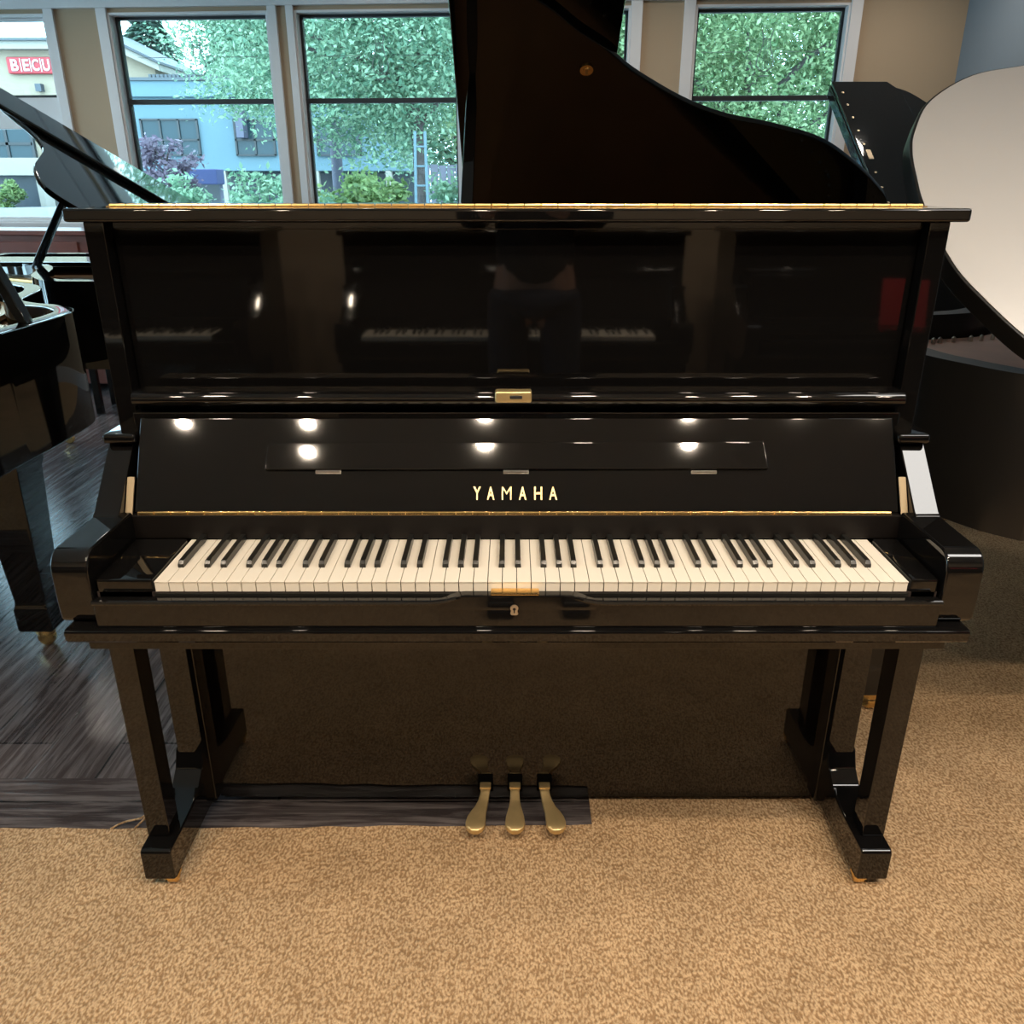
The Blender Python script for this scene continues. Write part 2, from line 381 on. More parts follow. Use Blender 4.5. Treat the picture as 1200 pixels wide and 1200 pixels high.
    if not closed:
        pit = 1.225 / 52; wk = None; bk = None
        for i in range(52):
            if wk is None:
                b = MB().box(0, pit - .0011, 0, .17, kz - .0016, kz, .0005, 2).box(.0002, pit - .0013, .0012, .17, kz - .0205, kz - .0018, .0003, 1)
                wk = b.build('white_key', M['ivory'], t); o = wk
            else:
                o = wk.copy(); C.objects.link(o)
            o.location = (x0 + i * pit, 0, 0)
            n = i % 7                                    # 0 = A
            if n in (0, 2, 3, 5, 6) and i < 51:
                if bk is None:
                    rings = []
                    for (y, z, h) in ((.0525, kz - .006, .0050), (.0535, kz + .006, .0049), (.0585, kz + .0112, .0043), (.17, kz + .0115, .0042)):
                        rings.append([(-h - .0008, y, kz - .008), (h + .0008, y, kz - .008), (h, y, z), (-h, y, z)])
                    bb = MB().loft(rings); bb._bevel(list(bb.bm.edges), .0012, 2)
                    bk = bb.build('black_key', M['ebonykey'], t); o = bk
                else:
                    o = bk.copy(); C.objects.link(o)
                off = {0: .001, 2: -.0018, 3: .0018, 5: -.0022, 6: .0}[n]
                o.location = (x0 + (i + 1) * pit + off, 0, 0)
        kf = MB().box(x0, x0 + 1.2246, -.0035, .0, kz - .05, kz - .0195).build('key_front_felt', M['ebonykey'], t)
    else:
        MB().box(-.684, .684, -.004, .17, .745, .765, .006).build('closed_fallboard', B, t)
    # lower part
    MB().box(-.681, .681, .325, .342, .024, .622, .003).build('lower_panel', B, t)
    MB().box(-.681, .681, .345, .40, .003, .060, .003).build('bottom_rail', B, t)
    MB().box(-.712, .712, .58, .618, .03, zt - .01).build('back_panel', M['inner'], t)
    if full:
        for xc, dx in ((-.0685, -.0195), (-.0015, 0), (.0655, .0225)):
            sec = [(.335, .058, .0105, 0), (.312, .064, .0105, 0), (.300, .064, .0105, 0), (.291, .060, .0105, .04), (.276, .0525, .0115, .22), (.262, .0475, .014, .45), (.250, .0450, .0172, .72), (.236, .0435, .0205, .9), (.222, .042, .0220, 1.0), (.210, .0405, .0205, 1.0), (.201, .038, .0140, 1.0), (.197, .036, .005, 1.0)]
            rings = []
            for (y, z, w, f) in sec:
                cx = xc + dx * f; rings.append([(cx - w, y, z - .0045), (cx + w, y, z - .0045), (cx + w * .96, y, z + .003), (cx + w * .6, y, z + .005), (cx - w * .6, y, z + .005), (cx - w * .96, y, z + .003)])
            pd = MB().loft(rings); 
            pb = pd.build('pedal', M['pedal'], t, ang=50)
            MB().box(xc - .0125, xc + .0125, .299, .318, .064, .0715, .002).build('pedal_stem', M['pedal'], pb)
            MB().box(xc - .017, xc + .017, .3240, .3256, .040, .088).build('pedal_slot', M['void'], pb)
    return t

up = make_upright('upright_piano', 'glossy black upright piano in the centre with open keyboard and three brass pedals')
up.location = (0, 0, .004)
GU = None
op = make_upright('upright_piano', 'black upright with open keyboard, mirrored in the middle of the central piano', H=1.145, full=False)
op.location = (.0, -1.60, .004); op.rotation_euler = (0, 0, R(180))
o2 = copy_tree(op); o2.location = (-1.86, -1.62, .004); tag(o2, 'black upright with open keyboard, mirrored at the left of the central piano')
o3 = make_upright('upright_piano', 'black upright with closed keyboard cover, mirrored at the right of the central piano', H=1.145, full=False, closed=True)
o3.location = (1.72, -1.62, .004); o3.rotation_euler = (0, 0, R(180))
for o in (up, op, o2, o3): o['group'] = 'black upright pianos'
cd = thing('red_card', 'red card standing on closed keyboard cover, mirrored in the right pillar', 'card', (1.66, -1.735, .7705))
MB().prism([(-.004, 0), (-.034, .19), (-.032, .19), (0, 0)], 'x', -.085, .085, .0).build('card_face', M['red'], cd)
MB().prism([(-.06, 0), (-.034, .15), (-.033, .15), (-.058, 0)], 'x', -.02, .02).build('card_strut', M['red'], cd)

# ------------------------------------------------------------------ grand pianos
def inset(poly, d):
    n = len(poly); out = []
    area = sum(poly[i][0] * poly[(i + 1) % n][1] - poly[(i + 1) % n][0] * poly[i][1] for i in range(n)); sg = 1 if area > 0 else -1
    for i in range(n):
        a, b, c = Vector(poly[i - 1]), Vector(poly[i]), Vector(poly[(i + 1) % n])
        e1 = (b - a).normalized(); e2 = (c - b).normalized()
        n1 = Vector((-e1.y, e1.x)) * sg; n2 = Vector((-e2.y, e2.x)) * sg
        m = (n1 + n2); m = m / max(.35, 1 + n1.dot(n2))
        out.append(tuple(b + m * d))
    return out
def inside(p, poly):
    c = False; n = len(poly)
    for i in range(n):
        (x1, y1), (x2, y2) = poly[i], poly[i - 1]
        if (y1 > p[1]) != (y2 > p[1]) and p[0] < (x2 - x1) * (p[1] - y1) / (y2 - y1) + x1: c = not c
    return c
def make_grand(label, curve, flap, phi, loc, rz, legs, sg=-1, lid_mat='black', prop=None, cups=(), group='grand pianos', desk=None, screws=False, chamfer=0, interior='plate', lyre=True, lid_t=.022):
    """curve: (l, w) points of the lid from the treble front corner to the bass tail end; l runs from the lid's front edge to the tail."""
    B = M['satin_black' if lid_mat != 'black' else 'black']; t = thing('grand_piano', label, 'piano', loc, rz, group)
    cv = spline(curve, 6)
    lidp = [(0, 0)] + [(l, sg * w) for l, w in cv]
    W = curve[0][1]
    case = [(-flap, sg * .012), (-flap, sg * (W - .012))] + [(l, s_) for l, s_ in inset([(0, 0)] + [(l, sg * w) for l, w in cv], .012)[1:]]
    # continue the treble cheek straight to the front
    inner = inset(case, .055)
    MB().ring(case, inner, .67, 1.0, .006).build('rim', B, t)
    MB().prism(inset(case, .02), 'z', .672, .69).build('case_bottom', M['inner'], t)
    sb = MB().prism(inset(case, .05), 'z', .905, .915).build('soundboard', M['soundboard'], t)
    pl = inset([(l, y) for l, y in inner if l > -.02] , .035)
    MB().prism(pl, 'z', .925, .94, .004).build('iron_plate', M[interior], t)
    pins = MB()
    for i, (l, y) in enumerate(inset(pl, .05)):
        if i % 2 == 0 and l > .1 and inside((l, y), inset(inner, .03)): pins.lathe([(0, 0), (.006, 0), (.006, .012), (.002, .016), (0, .016)], (l, y, .9395), 'z', 6)
    pins.build('hitch_pins', M['steel'], t)
    w0, w1 = sorted((sg * .07, sg * (W - .07)))
    MB().box(-flap + .02, -.02, w0, w1, .69, .78).build('keybed', B, t)
    MB().box(-.06, -.035, w0, w1, .78, .985, .004).build('fallboard', B, t)
    MB().box(-flap + .0, -flap + .03, w0, w1, .70, .80, .004).build('keyslip', B, t)
    kx = MB()
    kx.box(-flap + .035, -.065, w0 + .02, w1 - .02, .775, .80)
    kx.build('keyboard', M['ivory'], t)
    if desk:
        d0, d1 = sorted((sg * .15, sg * (W - .15)))
        MB().box(desk[0], desk[1], d0, d1, .985, 1.006, .006).build('music_desk', B, t)
    # lid
    L = bpy.data.objects.new('lid', None)
    ld = MB().prism(lidp, 'z', .022 - lid_t, .022, .005, 2, 35).build('lid', B, t)
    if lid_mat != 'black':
        MB().prism([(l, y) for l, y in inset(lidp, .006)], 'z', .0222, .0236, .0005, 1, 35).build('lid_glare_face', M[lid_mat], ld)  # thin plate carrying the painted glare
    bpy.data.objects.remove(L)
    ld.location = (0, 0, 1.012); ld.rotation_euler = (sg * R(phi), 0, 0)
    f0 = .02; f1 = W - .004
    fp = [(0.002, sg * f0), (flap, sg * f0), (flap, sg * (f1 - chamfer)), (flap - chamfer * .55, sg * f1), (.002, sg * f1)] if chamfer else [(.002, sg * f0), (flap, sg * f0), (flap, sg * f1), (.002, sg * f1)]
    fl = MB().prism(fp, 'z', .024, .046, .006, 2, 35).build('lid_flap', B, ld)
    if screws:
        for k in range(9): MB().lathe([(0, 0), (.007, 0), (.007, .003), (0, .003)], (.035, sg * (.35 + k * .12), .046), 'z', 10).build('screw', M['dull'], fl)
        MB().box(.03, .055, sg * .74 - .04, sg * .74 + .04, .0455, .049, .002).build('hinge_plate', M['dull'], fl)
    for (l, w, r) in cups:
        cp = MB().lathe([(0, -.010), (r * .55, -.010), (r * .6, -.006), (r, -.006), (r, -.0005), (0, -.0005)], (l, sg * w, 0), 'z', 24).build('prop_cup', M['brass'], ld)
        MB().box(l - .004, l + .004, sg * w - r * .5, sg * w + r * .5, -.0125, -.0095).build('cup_slot', M['plate'], cp)
    if prop:
        a, b = Vector(prop[0]), Vector(prop[1]); d = (b - a).normalized()
        ax = Vector((1, 0, 0)); up_ = (ax - d * ax.dot(d)).normalized(); sd = d.cross(up_)
        rings = []
        for p, w in ((a, .016), (a + d * .05, .019), (b - d * .12, .017), (b, .010)):
            rings.append([tuple(p + up_ * w * i + sd * w * .7 * j) for i, j in ((1, 1), (-1, 1), (-1, -1), (1, -1))])
        pm = MB().loft(rings); pm._bevel(list(pm.bm.edges), .004); pm.build('lid_prop', B, t)
    for (l, w) in legs:
        x, y = l, sg * w
        def sq(h, z): return [(x - h, y - h, z), (x + h, y - h, z), (x + h, y + h, z), (x - h, y + h, z)]
        lm = MB().loft([sq(.050, .068), sq(.053, .075), sq(.053, .145), sq(.049, .155), sq(.047, .17), sq(.066, .57), sq(.072, .59), sq(.072, .675)])
        lm._bevel(list(lm.bm.edges), .006, 2, 40); lg = lm.build('leg', B, t)
        cm = MB().lathe([(0, .040), (.026, .040), (.030, .050), (.030, .062), (.024, .070), (0, .070)], (x, y, 0), 'z', 18)
        cm.lathe([(0, -.012), (.024, -.012), (.026, -.006), (.026, .006), (.024, .012), (0, .012)], (x, y, .026), 'x', 18)
        cm.build('caster', M['brass'], lg)
    if lyre:
        yc = sg * W / 2; lx = -flap + .25
        ly = MB().box(lx - .02, lx + .02, yc - .09, yc + .09, .10, .16, .006).box(lx - .012, lx + .012, yc - .07, yc - .045, .155, .68, .004).box(lx - .012, lx + .012, yc + .045, yc + .07, .155, .68, .004).build('pedal_lyre', B, t)
        for k in (-1, 0, 1): MB().box(lx - .10, lx, yc + k * .055 - .012, yc + k * .055 + .012, .075, .085, .003).build('pedal', M['brass'], ly)
    return t

curveA = [(0, 1.45), (.10, 1.42), (.28, 1.312), (.387, 1.219), (.484, 1.147), (.575, 1.064), (.75, .946), (.91, .872), (1.07, .83), (1.27, .76), (1.43, .65), (1.585, .51), (1.67, .40), (1.70, .22), (1.67, .06), (1.60, 0)]
gA = make_grand('black grand piano behind the central upright, its tall dark open lid rising to the top', curveA, .515, 38, (-.192, 2.6, 0), 0,
                [(-.2, .2), (-.2, 1.25), (1.40, .32)], prop=((.04, -1.40, .99), (.058, -.83, 1.66)), cups=((.42, 1.078, .021),))
def shift(c, L): return c
curveB = [(0, 1.45), (.10, 1.44), (.30, 1.36), (.46, 1.18), (.60, 1.00), (.69, .915), (.762, .882), (.90, .843), (1.021, .751), (1.080, .649), (1.102, .579), (1.111, .499), (1.114, .409), (1.096, .253), (1.055, .153), (1.001, .059), (.94, 0)]
gB = make_grand('black grand piano at the right with a raised rounded lid coloured grey for ceiling glare', curveB, .36, 40, (1.95, .31, .004), 180,
                [(-.05, .2), (-.05, 1.2), (.98, .40)], lid_mat='glare_lid', interior='pinkwood', lid_t=.042)
curveC = [(.0, 1.45), (.2, 1.455), (.35, 1.45), (.44, 1.42), (.52, 1.34), (.57, 1.24), (.64, 1.16), (.76, 1.12), (.90, 1.08), (1.03, 1.0), (1.14, .86), (1.20, .68), (1.22, .45), (1.22, .2), (1.17, 0)]
gC = make_grand('black grand piano at the left edge, nearest one, with brass castered leg beside the upright', curveC, .36, 38, (-2.70, .83, 0), 90,
                [(.0, .2), (.22, 1.24), (1.05, .45)], prop=((.19, -1.405, .99), (.40, -.98, 1.765)))
curveD = [(0, 1.45), (.07, 1.38), (.22, 1.18), (.33, 1.0), (.43, .90), (.55, .83), (.68, .776), (.80, .725), (.89, .666), (.97, .60), (1.01, .53), (1.022, .43), (1.02, .25), (1.00, .1), (.94, 0)]
gD = make_grand('black grand piano under the left windows with half raised lid and prop stick', curveD, .30, 31, (-1.2, 2.98, 0), -90,
                [(-.2, .2), (-.2, 1.25), (.82, .33)], prop=((.36, -.93, .99), (.46, -.62, 1.385)), desk=(.0, .3))
curveF = [(0, 1.43), (.25, 1.43), (.40, 1.38), (.52, 1.2), (.66, 1.0), (.80, .9), (.90, .8), (.95, .6), (.91, .2), (.84, 0)]
gF = make_grand('black grand piano by the right window, its open lid edge leaning left', curveF, .36, 34, (1.735, 2.7, .004), 0,
                [(.0, .2), (.0, 1.2), (.72, .35)], sg=1, screws=True, chamfer=.10, lid_t=.06)

# mahogany console under the left window
mh = thing('mahogany_piano', 'reddish brown mahogany upright standing under the leftmost window', 'piano', (-3.1, 4.62, 0), -4, 'upright pianos by the windows')
MB().box(-.74, .74, -.20, .20, .05, 1.02, .006).build('case', M['mahogany'], mh)
MB().box(-.76, .76, -.22, .22, 1.02, 1.05, .006).build('lid', M['mahogany'], mh)
for s in (-1, 1):
    MB().box(s * .70 - .03, s * .70 + .03, -.24, -.19, .0, 1.02, .006).build('pilaster', M['mahogany'], mh)
MB().box(-.30, .30, -.212, -.198, .62, .98, .006).build('music_panel', M['mahogany'], mh)
MB().box(-.72, .72, -.42, -.2, .60, .72, .01).build('key_cover', M['mahogany'], mh)
for s in (-1, 1): MB().box(s * .68 - .03, s * .68 + .03, -.41, -.35, 0, .60, .006).build('leg', M['mahogany'], mh)

# bench below grand D
bn = thing('piano_bench', 'small black piano bench seen in the gap beside the upright', 'bench', (-2.25, 3.95, 0), 4)
MB().box(-.38, .38, -.17, .17, .44, .50, .012, 3).build('seat', M['leather'], bn)
MB().box(-.36, .36, -.15, .15, .38, .44, .004).build('apron', M['black'], bn)
for sx in (-1, 1):
    for sy in (-1, 1): MB().box(sx * .33 - .02, sx * .33 + .02, sy * .12 - .02, sy * .12 + .02, 0, .39, .004).build('leg', M['black'], bn)

# ------------------------------------------------------------------ the photographer, mirrored in the piano
def skin_body(name, m, parent, verts, edges, radii, root=0, sub=2):
    me = bpy.data.meshes.new(name); me.from_pydata(verts, edges, [])
    o = bpy.data.objects.new(name, me); C.objects.link(o)
    sk = o.modifiers.new('s', 'SKIN'); sk.use_smooth_shade = True
    for i, r in enumerate(radii):
        d = me.skin_vertices[0].data[i]; d.radius = r if isinstance(r, tuple) else (r, r); d.use_root = (i == root)
    ss = o.modifiers.new('d', 'SUBSURF'); ss.levels = sub; ss.render_levels = sub
    dg = bpy.context.evaluated_depsgraph_get()
    me2 = bpy.data.meshes.new_from_object(o.evaluated_get(dg)); bpy.data.objects.remove(o)
    me2.materials.clear(); me2.materials.append(m); me2.name = name
    for p in me2.polygons: p.use_smooth = True
    o = bpy.data.objects.new(name, me2); C.objects.link(o)
    if parent: o.parent = parent
    return o
pr = thing('person', 'person in dark clothes holding up a phone, mirrored dimly in the upright piano', 'person', (.08, -1.42, .004))
bv = [(0, 0, .98), (0, .0, 1.12), (0, -.01, 1.28), (0, -.01, 1.42), (0, .0, 1.49), (0, .012, 1.55), (0, .03, 1.62), (0, .03, 1.69), (0, .02, 1.745),      # 0-8 trunk, neck, head
      (-.17, -.01, 1.42), (-.24, .0, 1.20), (-.15, .14, 1.27), (.17, -.01, 1.42), (.24, .0, 1.20), (.02, .14, 1.27),                               # 9-14 arms
      (-.10, 0, .90), (-.11, .01, .50), (-.12, -.01, .09), (-.13, .13, .045), (.10, 0, .90), (.11, .01, .50), (.12, -.01, .09), (.13, .13, .045)]
be = [(0, 1), (1, 2), (2, 3), (3, 4), (4, 5), (5, 6), (6, 7), (7, 8), (3, 9), (9, 10), (10, 11), (3, 12), (12, 13), (13, 14), (0, 15), (15, 16), (16, 17), (17, 18), (0, 19), (19, 20), (20, 21), (21, 22)]
brd = [(.145, .10), (.135, .095), (.15, .105), (.10, .08), (.055, .055), (.055, .06), (.078, .095), (.08, .10), (.05, .06),
       .058, .046, .030, .058, .046, .030, .082, .058, .042, .035, .082, .058, .042, .035]
body = skin_body('body', M['skin'], pr, bv, be, brd)
cl = [0, 1, 2, 3, 9, 10, 12, 13]
sv = [(0, 0, .93), (0, .0, 1.12), (0, -.01, 1.28), (0, -.01, 1.425), (-.175, -.01, 1.425), (-.245, .0, 1.20), (-.185, .10, 1.252), (.175, -.01, 1.425), (.245, .0, 1.20), (.08, .10, 1.252)]
skin_body('jacket', M['cloth'], pr, sv, [(0, 1), (1, 2), (2, 3), (3, 4), (4, 5), (5, 6), (3, 7), (7, 8), (8, 9)], [(.165, .125), (.16, .12), (.172, .128), (.115, .095), .076, .064, .050, .076, .064, .050])
tv = [(0, 0, 1.0), (-.10, 0, .90), (-.11, .01, .50), (-.12, -.01, .10), (.10, 0, .90), (.11, .01, .50), (.12, -.01, .10)]
skin_body('trousers', M['jeans'], pr, tv, [(0, 1), (1, 2), (2, 3), (0, 4), (4, 5), (5, 6)], [(.155, .115), .098, .074, .062, .098, .074, .062])
for s in (-1, 1):
    MB().prism([(-.07, 0), (-.07, .07), (-.02, .085), (.06, .075), (.16, .045), (.185, .02), (.18, 0)], 'x', s * .125 - .045, s * .125 + .045, .015, 3).build('shoe', M['leather'], pr)
hm = MB()
rings = []
for k in range(7):
    a = R(8 + k * 14); rings.append([(math.sin(a) * .098 * math.cos(q), .012 + math.sin(a) * .112 * math.sin(q) - (.012 if q > math.pi else 0), 1.665 + .115 * math.cos(a) - (.03 * max(0, -math.sin(q)) if k > 3 else 0)) for q in [2 * math.pi * i / 18 for i in range(18)]])
hm.loft(rings).build('hair', M['hair'], pr)
fc = MB()
for s in (-1, 1): fc.lathe([(0, 0), (.008, .001), (.011, .004), (.008, .007), (0, .008)], (s * .033, .118, 1.655), 'y', 12)
fc.build('eye', M['hair'], pr)
MB().loft([[(-.008, .112, 1.665), (.008, .112, 1.665), (.006, .13, 1.66), (-.006, .13, 1.66)], [(-.015, .112, 1.615), (.015, .112, 1.615), (.010, .145, 1.618), (-.010, .145, 1.618)]]).build('nose', M['skin'], pr)
MB().lathe([(0, -.026), (.004, -.02), (.006, 0), (.004, .02), (0, .026)], (0, .117, 1.588), 'x', 10).build('mouth', M['red'], pr)
for s in (-1, 1): MB().lathe([(0, -.004), (.022, -.004), (.030, .002), (.024, .008), (0, .006)], (s * .088, .02, 1.63), 'x', 12).build('ear', M['skin'], pr)
# hands: palm and five curled fingers each, closed on the phone's edges
for s in (-1, 1):
    px = -.088; hx = px + s * .055
    verts = [(hx + s * .03, .135, 1.275), (hx + s * .012, .165, 1.30), (hx + s * .006, .182, 1.335)]; edges = [(0, 1), (1, 2)]; rad = [.028, (.030, .018), (.028, .015)]
    for f, (dz, ln) in enumerate(((.028, .030), (.010, .034), (-.008, .031), (-.025, .025))):
        b = len(verts); z = 1.340 + dz
        verts += [(hx + s * .004, .192, z), (hx - s * .004, .210, z + .004), (hx - s * (.010 + ln * .5), .219, z + .004), (hx - s * (.010 + ln), .219, z + .002)]
        edges += [(2, b), (b, b + 1), (b + 1, b + 2), (b + 2, b + 3)]; rad += [.0095, .0085, .008, .0065]
    b = len(verts)
    verts += [(hx + s * .0, .176, 1.305), (hx - s * .014, .186, 1.322), (hx - s * .024, .188, 1.345)]
    edges += [(1, b), (b, b + 1), (b + 1, b + 2)]; rad += [.012, .0105, .008]
    skin_body('hand', M['skin'], pr, verts, edges, rad, 0, 1)
ph = thing('phone', 'dark phone held up by the person in dark clothes', 'phone', (-.008, -1.222, 1.27))
MB().box(-.036, .036, -.004, .004, -.01, .14, .0035, 3).build('phone_body', M['phone'], ph)
MB().box(-.030, -.004, .004, .006, .10, .132, .002).build('camera_bump', M['black_satin'], ph)

# ------------------------------------------------------------------ the room
def struct(o): o['kind'] = 'structure'; return o
ang = math.atan2(-.32, 4.6)
WM = Matrix.Translation((-2.5, 4.9, 0)) @ Matrix.Rotation(ang, 4, 'Z')
XR = 2.735
struct(box('floor', M['planks'], (-6, XR, .42, 6.2, -.08, 0)))
bd = struct(box('floor_border', M['planks_border'], (-6, XR, .15, .4205, -.08, 0)))
struct(box('floor_under', M['felt'], (-6, XR, -2.6, .15, -.08, -.002)))
rnd = random.Random(3)
edge = [(-6 + i * .06, .247 + (i * .06) * .0 + rnd.uniform(-.0035, .0035)) for i in range(103)]
edge = [p for p in edge if p[0] < .165]
poly = [(-6, -2.6), (XR, -2.6), (XR, 6.0), (.172, 6.0)] + [(.172 + rnd.uniform(-.003, .003), 6 - i * .23) for i in range(1, 24)] + [(.172, .262)] + [(x, y + .012 * (x + 1.2) / 1.36) for x, y in reversed(edge)]
cpt = struct(MB().prism(poly, 'z', -.001, .004).build('floor_carpet', M['carpet']))
th_ = MB().tube(spline([(-.905, .247, .004), (-.880, .262, .010), (-.845, .270, .014), (-.830, .285, .020), (-.836, .268, .014), (-.850, .248, .006)], 5), .0022, 6).build('loose_thread', M['carpet'], cpt)
struct(box('ceiling', M['ceil'], (-6, XR + .2, -2.6, 6.2, 2.72, 2.82)))
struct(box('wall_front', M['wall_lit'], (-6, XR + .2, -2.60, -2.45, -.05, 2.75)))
wl = MB(); ADDED_WIN = [(-.6, 1.0), (1.15, 2.75), (2.9, 4.5)]  # unseen side openings, added to let in extra daylight
wl.box(-6.15, -6, -2.6, 6.2, -.05, .28).box(-6.15, -6, -2.6, 6.2, 2.35, 2.75)
yy = [-2.6] + [v for o in ADDED_WIN for v in o] + [6.2]
for i in range(0, len(yy), 2): wl.box(-6.15, -6, yy[i], yy[i + 1], .28, 2.35)
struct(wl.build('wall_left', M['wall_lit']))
for i, (a, b) in enumerate(ADDED_WIN):
    w = bpy.data.objects.new(f'window_{i + 6}', None); C.objects.link(w); w['kind'] = 'structure'  # added out-of-view window, there for its daylight
    MB().box(-6.1, -6.04, a, a + .05, .28, 2.35).box(-6.1, -6.04, b - .05, b, .28, 2.35).box(-6.1, -6.04, a, b, 2.30, 2.35).box(-6.1, -6.04, a, b, .28, .34).build('frame', M['trim'], w)
    MB().box(-6.075, -6.070, a + .05, b - .05, .34, 2.30).build('glass_pane', M['glass'], w)
    l = bpy.data.lights.new('window_portal', 'AREA'); l.shape = 'RECTANGLE'; l.size = 2.07; l.size_y = b - a; l.cycles.is_portal = True
    o = bpy.data.objects.new('window_portal', l); C.objects.link(o); o.location = (-6.13, (a + b) / 2, 1.315); o.rotation_euler = (0, R(-90), 0)
struct(box('wall_right', M['wall_grey'], (XR, XR + .15, -2.6, 5.0, -.05, 2.75)))
struct(box('baseboard_right', M['trim'], (XR - .015, XR, -2.45, 4.53, 0, .10), None, .003))
struct(box('baseboard_front', M['trim'], (-6, XR, -2.45, -2.435, 0, .10), None, .003))
# window wall in its own frame: u along the wall, v into it
ops = [(-2.20, -.525), (-.105, .945), (1.115, 2.155), (2.235, 3.235), (3.628, 4.556)]
ZS, ZH = 1.075, 2.345
wb = MB()
wb.box(-3.6, 5.25, 0, .16, -.05, ZS); wb.box(-3.6, 5.25, 0, .16, ZH, 2.75)
us = [-3.6] + [v for o in ops for v in o] + [5.25]
for i in range(0, len(us), 2): wb.box(us[i], us[i + 1], 0, .16, ZS, ZH)
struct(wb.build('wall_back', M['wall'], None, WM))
struct(MB().box(-3.6, 5.23, -.03, 0, 2.372, 2.47, .004).box(-3.6, 5.23, -.05, 0, 2.47, 2.74, .004).build('trim_1', M['trim'], None, WM))
struct(MB().box(-3.6, 5.23, -.015, 0, 0, .12, .003).build('baseboard_back', M['trim'], None, WM))
def lyre(u, z, p):
    m = MB()
    for s in (-1, 1):
        m.tube([(u + s * x, .078, z + y) for x, y in spline([(.035, .14), (.022, .09), (.028, .04), (.05, -.02), (.048, -.06), (.02, -.085), (0, -.09)], 5)], .003, 5)
    m.tube([(u - .03, .078, z + .09), (u + .03, .078, z + .09)], .003, 5)
    for k in (-.012, 0, .012): m.tube([(u + k, .078, z + .09), (u + k, .078, z - .08)], .0015, 4)
    m.tube([(u - .03, .078, z - .115), (u + .03, .078, z - .115)], .004, 5)
    for s in (-1, 1): m.tube([(u + s * .12, .078, z + .02), (u + s * .40, .078, z + .02)], .0022, 4)
    return m.build('etched_lyre', M['decal'], p, WM)
for i, (a, b) in enumerate(ops):
    w = bpy.data.objects.new(f'window_{i + 1}', None); C.objects.link(w); w['kind'] = 'structure'
    cs = MB()
    l, r = a - .07, b + .07
    if i == 0: r = b + .065; l = a - .1
    if i == 1: r = b + .06
    if i == 2: l = a - .05
    cs.box(l, a, -.022, .0, ZS - .06, ZH + .03, .004).box(b, r, -.022, 0, ZS - .06, ZH + .03, .004)
    cs.box(l, r, -.04, 0, ZS - .07, ZS - .0, .006)
    # jamb lining
    cs.box(a - .002, a + .014, -.01, .08, ZS, ZH, .002).box(b - .014, b + .002, -.01, .08, ZS, ZH, .002).box(a, b, -.01, .08, ZH - .012, ZH + .002, .002).box(a, b, -.01, .08, ZS - .002, ZS + .014, .002)
    cs.build('casing', M['trim'], w, WM)
    g = MB(); e = .014
    g.box(a + e, a + e + .016, .06, .10, ZS + e, ZH - e).box(b - e - .016, b - e, .06, .10, ZS + e, ZH - e).box(a + e, b - e, .06, .10, ZH - e - .016, ZH - e).box(a + e, b - e, .06, .10, ZS + e, ZS + e + .02)
    if i == 0:
        g.build('frame', M['trim'], w, WM)
        MB().box(a + e, b - e, .03, .11, 1.675, 1.865, .004).build('transom', M['trim'], w, WM)
        MB().box(a + e, b - e, .05, .10, 1.866, 1.882).build('gasket', M['gasket'], w, WM)
    else:
        g.build('frame', M['gasket'], w, WM)
        MB().box(a + e, b - e, .055, .105, 1.822, 1.852, .003).build('mullion', M['gasket'], w, WM)
    MB().box(a + e, b - e, .080, .084, ZS + e, ZH - e).build('glass_pane', M['glass'], w, WM)
    if i in (1, 2, 4): lyre((a + b) / 2, 2.08, w)

# ------------------------------------------------------------------ outside
struct(box('ground', M['pavement'], (-60, 40, 5.3, 70, -.5, -.25)))
bk = thing('bank_building', 'cream building with the red lettered sign seen through the leftmost window', 'building', (-17, 26, -.25))
def bb(n, m, d, p, bev=0): return MB().box(*d, bev, 2, Matrix.Translation((17, -26, .25))).build(n, m, p)
bb('wall', M['stucco_cream'], (-23, -12.3, 26, 26.9, -.25, 4.9), bk)
bb('roof_cap', M['stucco_white'], (-23.2, -12.2, 25.7, 26.9, 4.86, 5.06), bk)
bb('roof_edge', M['roofcap'], (-23.25, -12.15, 25.6, 26.95, 5.06, 5.13), bk)
bb('fascia', M['stucco_white'], (-23, -12.1, 25.4, 26, 1.5, 1.98), bk)
bb('shopfront', M['shopdark'], (-23, -12.4, 25.9, 26.05, .2, 1.5), bk)
for x in (-22, -19.2, -17.6, -14.3): bb('pillar', M['stucco_white'], (x, x + .45, 25.5, 26, -.25, 1.5), bk)
for xa, xb in ((-18.2, -14.4),):
    wn = bb('window', M['extwin'], (xa, xb, 25.92, 26.02, 1.99, 2.78), bk)
    mm = MB()
    for k in range(6): x = xa + (xb - xa) * k / 5; mm.box(x - .04, x + .04, 25.88, 26, 1.99, 2.78, 0, 2, Matrix.Translation((17, -26, .25)))
    mm.box(xa, xb, 25.88, 26, 2.34, 2.42, 0, 2, Matrix.Translation((17, -26, .25))); mm.build('mullions', M['gasket'], wn)
sg_ = bb('sign', M['signred'], (-14.68, -13.30, 25.85, 25.99, 4.235, 4.68), bk, .05)
sM = Matrix.Translation((17, -26, .25)) @ Matrix.Translation((0, 25.845, 4.31)) @ Matrix.Rotation(R(90), 4, 'X')
for ch, (a, b) in zip('BECU', ((-14.54, -14.33), (-14.19, -14.02), (-13.93, -13.73), (-13.62, -13.42))):
    text_mesh('sign_letter', ch, M['white'], sg_, a, b, .30, sM, .02, .02)
for x in (-14.26, -13.975, -13.675): MB().box(x - .012, x + .012, 25.83, 25.85, 4.29, 4.63, 0, 2, Matrix.Translation((17, -26, .25))).build('sign_divider', M['white'], sg_)
bb('wall_lamp', M['shopdark'], (-13.95, -13.78, 25.8, 26, 3.78, 3.98), bk)

